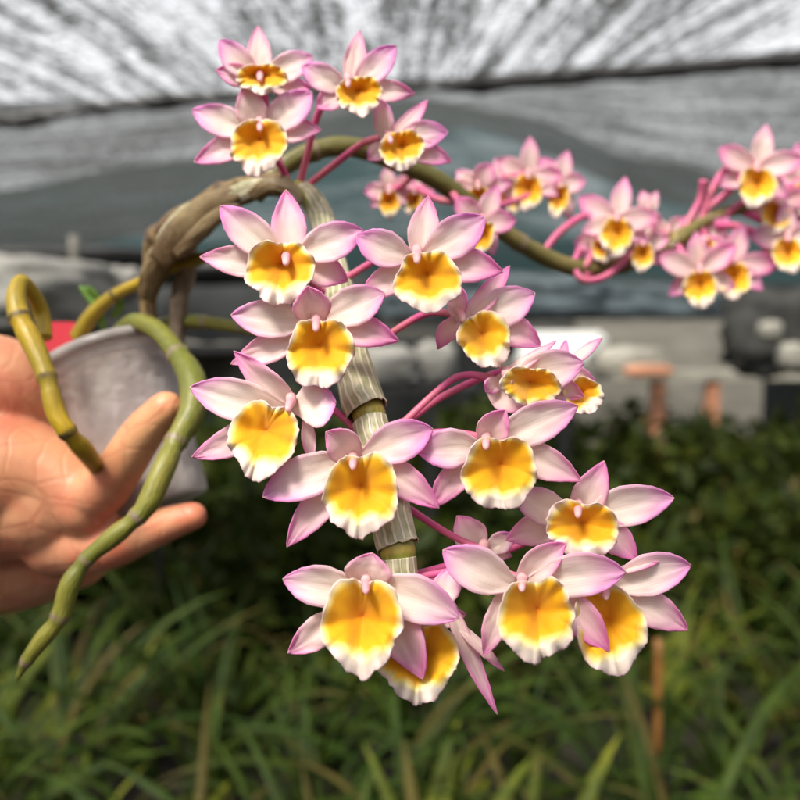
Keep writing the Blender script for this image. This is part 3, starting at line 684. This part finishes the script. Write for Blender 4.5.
# ---- flowers
SEP = [(0, .42), (.15, .68), (.3, .90), (.45, 1), (.62, .90), (.78, .64), (.89, .37), (.96, .16), (1, .0)]
PET = [(0, .28), (.12, .5), (.28, .84), (.46, 1), (.63, .96), (.78, .76), (.89, .48), (.96, .22), (1, .0)]
def tepal(name, parent, base, tip, wpx, d0, zt=0.0, bow=.002, cup=.30, tw=0, bend=0.0, mat=None, prof=None, seed=0, nu=22, nv=12, ruff=1.0, curl=0.0):
    """a tepal from base to tip (frame units), apparent width wpx; zt = metres the tip stands nearer than the base"""
    V = []; A = []; B = []; F = []
    bx, by = base; tx, ty = tip; dx, dy = tx - bx, ty - by; Ln = math.hypot(dx, dy) or 1; nx, ny = -dy / Ln, dx / Ln
    mx, my = (bx + tx) / 2 + nx * bend, (by + ty) / 2 + ny * bend
    sc = d0 / FPX; t = R(tw); prof = prof or PET; rn = random.Random(seed); ph = rn.uniform(0, 20)
    for i in range(nu + 1):
        u = math.sin(i / nu * math.pi / 2) ** 1.05 if i else 0
        cx = (1 - u) ** 2 * bx + 2 * u * (1 - u) * mx + u * u * tx; cy = (1 - u) ** 2 * by + 2 * u * (1 - u) * my + u * u * ty
        gx = 2 * (1 - u) * (mx - bx) + 2 * u * (tx - mx); gy = 2 * (1 - u) * (my - by) + 2 * u * (ty - my); gl = math.hypot(gx, gy) or 1
        px_, py_ = -gy / gl, gx / gl
        hw = wpx / 2 * 1.1 * table(prof, u)
        cz = zt * u + bow * 4 * u * (1 - u) - curl * max(0, u - .7) ** 2 * 10
        for k in range(nv + 1):
            v = k / nv * 2 - 1
            wv = 1 + .05 * noise.noise(Vector((u * 3.2 + ph, v * .8, seed))) * ruff
            ox = hw * v * wv
            z = cz + cup * hw * sc * (v * v) + math.tan(t) * ox * sc - .05 * hw * sc * math.exp(-(v / .16) ** 2)
            z += ruff * .0007 * noise.noise(Vector((u * 4 + ph, v * 2.0, seed * 1.7))) * abs(v) * 2 + .0004 * noise.noise(Vector((u * 9 + ph, v * 5, 2)))
            V.append(P(cx + px_ * ox, cy + py_ * ox, d0 - z)); A.append(u); B.append(v)
    for i in range(nu):
        for k in range(nv): a = i * (nv + 1) + k; F.append((a, a + nv + 1, a + nv + 2, a + 1))
    return mesh(name, V, F, mat or M_petal, parent, attrs={'along': A, 'across': B}, origin=P(bx, by, d0), thick=.00045)
LIPO = [(0, .03), (.14, .02), (.34, .0), (.60, .04), (.82, .16), (.97, .34), (1.0, .50), (.92, .63), (.80, .73), (.63, .83), (.42, .92), (.16, .985), (0, 1.0)]
def lip(parent, bx, d0, tilt=0.0, yaw=0.0, seed=0, point=1.0, fwd=.008, yl=.64, nr=26, na=96, ruff=1.0, oyaw=0, recess=.0068):
    """bx = (x0, x1, y0, y1) frame box of the untilted lip. bowl shaped, throat set back, frilled apron"""
    x0, x1, y0, y1 = bx; w = (x1 - x0) / 2; hh = y1 - y0; cx = (x0 + x1) / 2; cy = y0 + .36 * hh
    ct, st = math.cos(R(tilt)), math.sin(R(tilt)); full = LIPO + [(-a, b) for a, b in reversed(LIPO[1:-1])]
    # dense outline
    ol = []
    m = len(full)
    for i in range(m):
        p0, p1, p2, p3 = full[i - 1], full[i], full[(i + 1) % m], full[(i + 2) % m]
        for k in range(8):
            t = k / 8; ol.append(tuple(0.5 * ((2 * b) + (-a + c) * t + (2 * a - 5 * b + 4 * c - d) * t * t + (-a + 3 * b - 3 * c + d) * t ** 3) for a, b, c, d in zip(p0, p1, p2, p3)))
    step = len(ol) / na; V = []; F = []; Y = []; T = []; E = []; G = []
    yl = yl - .10; rn = random.Random(seed * 13 + 5); ph = rn.uniform(0, 50); tx0 = rn.uniform(-.08, .08)
    for j in range(nr + 1):
        rho = (j / nr) ** .9
        for k in range(na):
            a, b = ol[int(k * step) % len(ol)]; th = 2 * math.pi * k / na
            edge = noise.noise(Vector((math.cos(th) * 2.6 + ph, math.sin(th) * 2.6, seed))) + .5 * noise.noise(Vector((math.cos(th) * 8 + ph, math.sin(th) * 8, 3)))
            wob2 = noise.noise(Vector((math.cos(th) * 1.3 + ph, math.sin(th) * 1.3, seed * 3.3)))
            rr = rho * (1 + ruff * (.085 * edge + .15 * wob2 + .004 * math.sin(th * 23 + ph) + .024 * noise.noise(Vector((math.cos(th) * 14 + ph, math.sin(th) * 14, 9)))) * rho ** 3)
            lx = a * w * rr; ly = (b - .36) * hh * rr
            low = smooth((b - .45) / .45)                           # 1 on the apron
            side = abs(a)
            z = -recess * (1 - rho) ** 1.6 + recess * .35 * rho ** 2 * side * (1 - low)
            z += fwd * low * (math.sin(min(rho / .75, 1) * math.pi / 2)) * rho - .0035 * low * max(0, rho - .72) / .28
            z += ruff * .0030 * rho ** 4 * (noise.noise(Vector((math.cos(th) * 3.4 + ph, math.sin(th) * 3.4, seed + 9))) * 1.6) + .0012 * noise.noise(Vector((a * rho * 2.2 + ph, b * rho * 2.2, seed)))
            z += .0010 * math.exp(-(a * rho / .10) ** 2) * low * 0 - .0008 * math.exp(-((a * rho - tx0) / .13) ** 2) * smooth(rho * 2) * (1 - low * .6)
            z += math.tan(R(yaw)) * lx / FPX * d0
            X = cx + lx * ct - ly * st; Yp = cy + lx * st + ly * ct
            V.append(P(X, Yp, d0 - z))
            ry = lerp(.90, yl + .08, smooth((b - .60) / .34)) + .16 * noise.noise(Vector((math.cos(th) * 2 + ph, math.sin(th) * 2, 8)))
            Y.append((ry - rho) / .22); T.append(max(0, 1 - rho * 1.25)); E.append(rho); G.append(2 * abs(k / na - .5))
    for j in range(nr):
        for k in range(na): F.append((j * na + k, (j + 1) * na + k, (j + 1) * na + (k + 1) % na, j * na + (k + 1) % na))
    return mesh('lip', V, F, M_lip, parent, attrs={'yellow': Y, 'throat': T, 'rim': E, 'angle': G}, thick=.0004)
def blob_chain(V, F, pts, seg=14):
    q = catmull(pts, 6); path = [P(a, b, d) for a, b, d, r in q]; rad = [max(r, .2) / FPX * d for a, b, d, r in q]; tube(path, rad, seg, V=V, F=F)
def core(cx, cy, d, s=1.0, dirx=0.0, label=None):
    """the flower object itself: fused base behind the tepals and the short column with its cap"""
    V = []; F = []
    blob_chain(V, F, [(cx - dirx * 3, cy - 9 * s, d + .007, 2), (cx, cy - 7 * s, d + .004, 6 * s), (cx, cy - 5 * s, d + .003, 7.0 * s), (cx, cy - 1 * s, d + .001, 6.6 * s), (cx + dirx * 1, cy + 2.5 * s, d - .0040, 5.8 * s), (cx + dirx * 2, cy + 5.5 * s, d - .0062, 5.2 * s), (cx + dirx * 2.6, cy + 8 * s, d - .0076, 4.7 * s), (cx + dirx * 3, cy + 10.4 * s, d - .0082, 4.0 * s), (cx + dirx * 3.4, cy + 12.2 * s, d - .0082, 2.6 * s), (cx + dirx * 3.4, cy + 13.2 * s, d - .008, .4)])
    return mesh('flower', V, F, M_column, orchid, origin=P(cx, cy, d))
def stalk(parent, pts, wpx=7.2, name='flower_stalk'):
    q = catmull(pts, 8); n = len(q); path = [P(a, b, d) for a, b, d in q]
    rad = [wpx / 2 / FPX * d * (1 + .25 * smooth(1 - i / (n - 1) * 3) + .35 * smooth((i / (n - 1) - .93) / .07)) for i, (a, b, d) in enumerate(q)]
    V, F, L = tube(path, rad, 12, wob=.05); return mesh(name, V, F, M_stalk, parent)
FC = [0]
def flower(c, d, tp, lp, st=None, s=1.0, dirx=0.0, mats=None, **lk):
    """tp: list of (kind, base, tip, width, options); lp: lip box; st: list of (px, py, depth) from the flower to its node"""
    FC[0] += 1; sd = FC[0]; f = core(c[0], c[1], d, s * .76, dirx)
    for i, t in enumerate(tp):
        kind, base, tip, wd = t[:4]; op = dict(t[4]) if len(t) > 4 else {}
        d1 = d + op.pop('dd', .0078 if kind == 'sepal' else .0064)
        tepal(kind, f, base, tip, wd, d1, mat=(mats or (M_petal, M_sepal))[0 if kind == 'petal' else 1], prof=PET if kind == 'petal' else SEP, seed=sd * 10 + i, **op)
    if lp: lip(f, lp, d - .004, seed=sd, **lk)
    if st: stalk(f, st)
    return f
p_, s_ = 'petal', 'sepal'
# A
flower((286, 256), .292, [
    (s_, (291, 262), (286, 190), 33, dict(zt=-.004)), (s_, (276, 268), (200, 257), 29, dict(zt=.002, bend=3)), (s_, (300, 266), (348, 281), 30, dict(zt=-.002, bend=-5)),
    (p_, (286, 260), (220, 206), 34, dict(zt=.004, bend=-3, ruff=1.4)), (p_, (297, 256), (363, 230), 36, dict(zt=.002, bend=-2))],
    (245, 317, 241, 305), [(292, 258, .302), (310, 280, .33), (334, 300, .345)], tilt=2, yaw=-8)
# B
flower((316, 322), .286, [
    (s_, (315, 326), (308, 286), 36, dict(zt=.012, cup=.5)), (s_, (306, 330), (231, 364), 28, dict(zt=.001, bend=-2)), (s_, (325, 324), (399, 341), 31, dict(zt=.001, bend=-4)),
    (p_, (308, 324), (231, 315), 34, dict(zt=.003, bend=1)), (p_, (322, 321), (385, 293), 37, dict(zt=.002, bend=-2))],
    (286, 354, 320, 390), [(318, 322, .298), (330, 330, .31), (346, 352, .315)], yaw=4)
# C
flower((291, 402), .283, [
    (s_, (299, 412), (234, 351), 26, dict(zt=.006, bend=-3, tw=20, curl=.002)), (s_, (270, 420), (192, 457), 29, dict(zt=.002, bend=-5)), (s_, (307, 418), (313, 464), 13, dict(zt=.010, tw=55, bend=2)),
    (p_, (290, 412), (190, 387), 39, dict(zt=.004, bend=-3)), (p_, (294, 406), (336, 402), 42, dict(zt=.010, tw=25, ruff=1.6))],
    (231, 301, 403, 480), [(300, 405, .292), (330, 408, .298), (358, 432, .301)], tilt=20, yaw=22, dirx=-1)
# D
flower((353, 460), .274, [
    (s_, (356, 462), (326, 432), 33, dict(zt=.011, cup=.5, bend=4)), (s_, (345, 474), (287, 547), 30, dict(zt=.000, bend=3)), (s_, (366, 458), (439, 508), 32, dict(zt=.002, bend=-5)),
    (p_, (352, 460), (263, 497), 40, dict(zt=.003, bend=5)), (p_, (362, 458), (433, 429), 39, dict(zt=.002, bend=-3))],
    (325, 398, 455, 540), [(356, 458, .285), (362, 450, .292), (376, 440, .296)], tilt=3, yaw=3, yl=.66)
# E
flower((417, 254), .290, [
    (s_, (418, 260), (428, 196), 29, dict(zt=-.003, bend=2)), (s_, (408, 268), (361, 292), 28, dict(zt=.001, bend=-4)), (s_, (430, 262), (503, 272), 34, dict(zt=.002, bend=-5)),
    (p_, (412, 258), (356, 236), 34, dict(zt=.004, bend=-2)), (p_, (423, 256), (485, 217), 38, dict(zt=.002, bend=2))],
    (394, 461, 252, 314), [(418, 252, .302), (392, 252, .33), (340, 282, .345)], tilt=-3, yaw=6)
# F
flower((460, 312), .296, [
    (s_, (464, 322), (510, 266), 20, dict(zt=-.002, tw=30, bend=2)), (s_, (458, 318), (438, 349), 18, dict(zt=.008, tw=45, bend=4)), (s_, (484, 320), (541, 346), 31, dict(zt=-.001, bend=-5)),
    (p_, (456, 322), (460, 286), 18, dict(zt=.010, tw=55)), (p_, (472, 318), (535, 293), 36, dict(zt=-.001, bend=3))],
    (455, 508, 312, 372), [(458, 314, .308), (425, 314, .32), (384, 338, .325)], tilt=-24, yaw=-30, dirx=1)
# G
flower((506, 375), .290, [
    (s_, (496, 380), (556, 341), 11, dict(zt=-.001, tw=60, bend=2)), (s_, (490, 382), (524, 410), 26, dict(zt=.008, tw=20, bend=5)), (s_, (530, 380), (584, 397), 26, dict(zt=-.002, bend=-3)),
    (p_, (500, 378), (486, 392), 16, dict(zt=.010, tw=40)), (p_, (512, 382), (584, 363), 38, dict(zt=.0, bend=-3))],
    (500, 560, 367, 408), [(492, 378, .297), (455, 378, .305), (402, 424, .300)], tilt=6, yaw=-32, dirx=1.4, yl=.8)
# H, behind G, turned away
flower((560, 372), .306, [
    (s_, (566, 366), (602, 338), 11, dict(zt=-.004, tw=55)), (p_, (560, 372), (566, 340), 9, dict(zt=.0, tw=50)), (p_, (556, 380), (596, 384), 30, dict(zt=.002)), (s_, (556, 378), (590, 406), 24, dict(zt=-.002))],
    (562, 600, 378, 418), [(555, 372, .312), (500, 372, .318), (440, 398, .312), (404, 426, .302)], tilt=-38, yaw=-35, yl=.45)
# I
flower((486, 440), .277, [
    (s_, (484, 448), (506, 410), 30, dict(zt=.009, cup=.55, bend=-3)), (s_, (474, 458), (431, 509), 27, dict(zt=.000, bend=4)), (s_, (500, 448), (581, 481), 32, dict(zt=.002, bend=-6)),
    (p_, (482, 448), (418, 453), 37, dict(zt=.003, bend=4)), (p_, (492, 446), (578, 406), 37, dict(zt=.002, bend=-3))],
    (462, 539, 436, 514), [(484, 438, .288), (450, 432, .297), (404, 436, .299)], tilt=-3, yaw=-3)
# J
flower((578, 508), .284, [
    (s_, (574, 522), (604, 461), 32, dict(zt=.003, bend=4)), (s_, (565, 522), (506, 540), 30, dict(zt=-.001, bend=3)), (s_, (590, 520), (637, 560), 30, dict(zt=.002, bend=-5)),
    (p_, (572, 520), (515, 492), 33, dict(zt=.004, bend=-2)), (p_, (582, 518), (674, 498), 38, dict(zt=.001, bend=-4))],
    (544, 621, 502, 560), [(572, 512, .296), (520, 545, .31), (470, 560, .30), (412, 575, .285)], tilt=4, yaw=-5)
# K
flower((522, 582), .268, [
    (s_, (520, 586), (566, 543), 31, dict(zt=.004, bend=-5, cup=.45)), (s_, (504, 592), (484, 656), 24, dict(zt=.0, bend=-3)), (s_, (548, 590), (609, 651), 34, dict(zt=.003, bend=-6)),
    (p_, (516, 586), (443, 550), 42, dict(zt=.004, bend=-4)), (p_, (528, 584), (626, 572), 41, dict(zt=.003, bend=-5))],
    (497, 577, 578, 664), [(520, 578, .279), (480, 568, .284), (412, 578, .281)], tilt=-2, yaw=-6)
# L, behind K to the right
flower((606, 590), .280, [
    (s_, (610, 572), (659, 562), 8, dict(zt=.004, tw=60)), (s_, (618, 594), (688, 630), 34, dict(zt=.0, bend=-4)), (p_, (612, 588), (691, 565), 39, dict(zt=.0, bend=-4)), (s_, (600, 600), (580, 650), 22, dict(zt=-.002))],
    (572, 643, 586, 680), [(600, 588, .290), (540, 580, .294), (414, 582, .286)], tilt=-14, yaw=-14, yl=.62)
# M, small one seen from behind
flower((484, 548), .292, [(s_, (482, 552), (457, 516), 31, dict(zt=-.002)), (p_, (486, 552), (514, 535), 20, dict(zt=.0)), (p_, (480, 552), (462, 560), 18, dict(zt=.0)), (s_, (488, 552), (512, 556), 12, dict())],
    None, [(482, 550, .296), (445, 532, .298), (404, 505, .290)])
# N
flower((366, 584), .262, [
    (s_, (365, 590), (372, 553), 44, dict(zt=.006, cup=.35)), (s_, (340, 612), (288, 653), 30, dict(zt=.0, bend=-4)), (s_, (378, 600), (423, 679), 38, dict(zt=.004, bend=-5)),
    (p_, (362, 590), (283, 579), 38, dict(zt=.003, bend=-4)), (p_, (368, 586), (459, 618), 43, dict(zt=.005, bend=-7))],
    (321, 404, 581, 678), [(366, 580, .274), (385, 578, .278), (400, 572, .282)], tilt=2, yaw=4)
# O, low, behind N
flower((432, 610), .274, [
    (s_, (444, 590), (497, 714), 16, dict(zt=.002, tw=40, bend=3)), (s_, (456, 622), (504, 671), 11, dict(zt=.0, tw=50)), (p_, (436, 612), (455, 566), 26, dict(zt=-.002, tw=20)), (s_, (430, 620), (466, 614), 20, dict(zt=-.002))],
    (381, 459, 622, 706), [(436, 606, .284), (430, 590, .287), (414, 580, .284)], tilt=4, yaw=-10, yl=.70)
FM = (M_petal_far, M_sepal)
# top group, a little farther
flower((260, 74), .352, [
    (s_, (260, 82), (258, 26), 23, dict(zt=-.003)), (s_, (254, 82), (216, 70), 22, dict(zt=.004, bend=3)), (s_, (268, 84), (311, 88), 20, dict(zt=.003)),
    (p_, (256, 80), (219, 40), 26, dict(zt=.003)), (p_, (264, 80), (313, 56), 27, dict(zt=.002, bend=-2))],
    (236, 286, 64, 95), [(262, 76, .365), (268, 120, .39), (282, 170, .395), (292, 192, .394)], s=.8, yaw=0, yl=.6)
flower((260, 124), .346, [
    (s_, (258, 134), (244, 85), 29, dict(zt=.006)), (s_, (250, 134), (194, 162), 26, dict(zt=.002, bend=-2)), (s_, (268, 132), (321, 130), 24, dict(zt=.002, bend=-3)),
    (p_, (254, 130), (192, 110), 29, dict(zt=.002, bend=-2)), (p_, (264, 130), (312, 92), 33, dict(zt=.002))],
    (231, 289, 119, 175), [(262, 122, .356), (270, 150, .38), (284, 172, .392), (292, 192, .394)], s=.8)
flower((348, 80), .350, [
    (s_, (350, 90), (360, 30), 21, dict(zt=-.002)), (s_, (344, 90), (316, 108), 22, dict(zt=.005)), (s_, (358, 90), (415, 94), 22, dict(zt=.0, bend=-3)),
    (p_, (346, 90), (302, 66), 26, dict(zt=.004)), (p_, (354, 88), (396, 46), 27, dict(zt=.0))],
    (334, 383, 76, 116), [(346, 84, .362), (320, 110, .375), (306, 160, .388), (298, 190, .393)], s=.8, tilt=-6, yaw=-12)
flower((388, 136), .352, [
    (s_, (388, 146), (428, 100), 17, dict(zt=-.002, tw=20)), (s_, (386, 144), (368, 160), 18, dict(zt=.005)), (s_, (400, 146), (452, 162), 22, dict(zt=-.001, bend=-3)),
    (p_, (386, 144), (381, 99), 19, dict(zt=.006, tw=30)), (p_, (394, 142), (448, 132), 27, dict(zt=-.001, bend=-4))],
    (379, 424, 131, 170), [(384, 138, .362), (362, 144, .372), (330, 168, .384), (302, 190, .392)], s=.8, tilt=-10, yaw=-18, dirx=1)

def far_flower(cx, cy, r, d, rot=0.0, sx=1.0, sy=1.0, st=None, seed=0, lipk=1.0, down=0.0, yaw=0.0, skip=()):
    """the same flower farther along the right cane; r = tepal length in frame units"""
    rn = random.Random(seed); tp = []; r *= 1.2
    for i, (kind, ang, ln, wd) in enumerate(((s_, 92, 1.0, .46), (s_, 214, .92, .44), (s_, -34, .92, .44), (p_, 162, 1.0, .52), (p_, 24, 1.0, .52))):
        if i in skip: continue
        a = R(ang + rot + rn.uniform(-12, 12)); l = r * ln * rn.uniform(.88, 1.08)
        tp.append((kind, (cx, cy), (cx + math.cos(a) * l * sx, cy - math.sin(a) * l * sy), r * wd, dict(zt=rn.uniform(-.002, .006), nu=12, nv=8, bend=rn.uniform(-2, 2))))
    w = r * .40 * lipk
    f = flower((cx, cy - r * .08), d, tp, (cx - w * sx + yaw * .2, cx + w * sx + yaw * .2, cy - r * .06, cy + r * .86 * lipk), st, s=.5, mats=FM, tilt=-rot * 1.0 + down, yl=.66, nr=14, na=48)
    return f
far_flower(389, 192, 26, .47, 10, .9, .8, [(392, 190, .475), (402, 186, .47), (412, 176, .452)], 1)
far_flower(414, 192, 22, .48, -30, .8, .8, [(418, 188, .48), (440, 200, .47), (468, 202, .462)], 2)
far_flower(482, 222, 36, .40, -25, .75, 1, [(478, 218, .41), (462, 205, .44), (450, 190, .452)], 3)
far_flower(478, 188, 34, .46, 40, 1, .6, [(478, 190, .465), (470, 196, .47), (458, 194, .455)], 4, lipk=.7)
far_flower(528, 177, 33, .50, -8, .95, 1, [(524, 176, .505), (500, 180, .50), (470, 204, .464)], 5)
far_flower(510, 186, 28, .51, 20, .9, .9, [(508, 186, .515), (490, 196, .50), (470, 206, .464)], 6)
far_flower(560, 186, 32, .51, -20, .62, 1.1, [(556, 184, .515), (530, 196, .50), (480, 212, .465)], 7, down=-6)
far_flower(617, 220, 36, .49, -6, 1.0, .95, [(612, 220, .50), (585, 216, .495), (560, 232, .485), (545, 250, .482)], 8)
far_flower(600, 240, 28, .495, 20, .8, .8, [(598, 240, .50), (588, 262, .49), (578, 272, .49)], 9, lipk=.8)
far_flower(643, 244, 28, .50, -10, .85, 1, [(640, 244, .505), (610, 262, .50), (584, 276, .49)], 10)
far_flower(700, 272, 36, .50, 4, 1, .95, [(698, 270, .51), (686, 258, .51), (675, 243, .515)], 11)
far_flower(734, 264, 36, .515, -14, 1, .95, [(730, 262, .52), (712, 248, .52), (700, 226, .522)], 12)
far_flower(705, 240, 34, .52, -30, 1, .7, [(704, 238, .525), (700, 232, .525), (694, 228, .522)], 13, lipk=.8)
far_flower(757, 170, 38, .51, -4, 1.05, 1, [(752, 168, .52), (728, 168, .52), (712, 190, .52), (700, 222, .523)], 14)
far_flower(777, 203, 32, .53, -20, 1, .9, [(774, 202, .535), (750, 200, .53), (726, 214, .525)], 15)
far_flower(788, 240, 34, .52, 6, 1, 1, [(784, 238, .53), (764, 222, .53), (738, 210, .53)], 16)
far_flower(806, 184, 34, .54, 10, 1, 1, [(802, 182, .545), (780, 192, .54), (748, 208, .532)], 17)
far_flower(668, 232, 24, .52, 40, 1.1, .6, [(666, 232, .525), (662, 240, .522), (660, 248, .518)], 18, lipk=.6)
far_flower(648, 214, 22, .515, -40, .6, 1, [(648, 216, .52), (652, 232, .52), (656, 250, .518)], 19, lipk=.5)
# loose stalks whose flowers are hidden
stalk(orchid, [(704, 180, .515), (700, 200, .52), (688, 222, .52), (682, 240, .518)], 7)
stalk(orchid, [(742, 176, .512), (728, 192, .52), (706, 210, .522), (698, 226, .522)], 7)
stalk(orchid, [(752, 232, .525), (734, 226, .522), (716, 226, .522)], 8)
stalk(orchid, [(632, 254, .50), (606, 276, .488), (584, 280, .485), (574, 266, .488), (580, 250, .49)], 7)
V = []; F = []; c = P(598, 256, .56); box_vf(c, (.0125, .0006, .0042), V, F, R(0)); o = mesh('blue_patch', V, F, M_bluepatch, smoothf=False)  # small flat plate added to show a pale bluish patch behind the cane
o.rotation_euler = (0, R(28), 0); tag(o, 'pale blue patch added just behind the arching right cane', 'blue_patch')
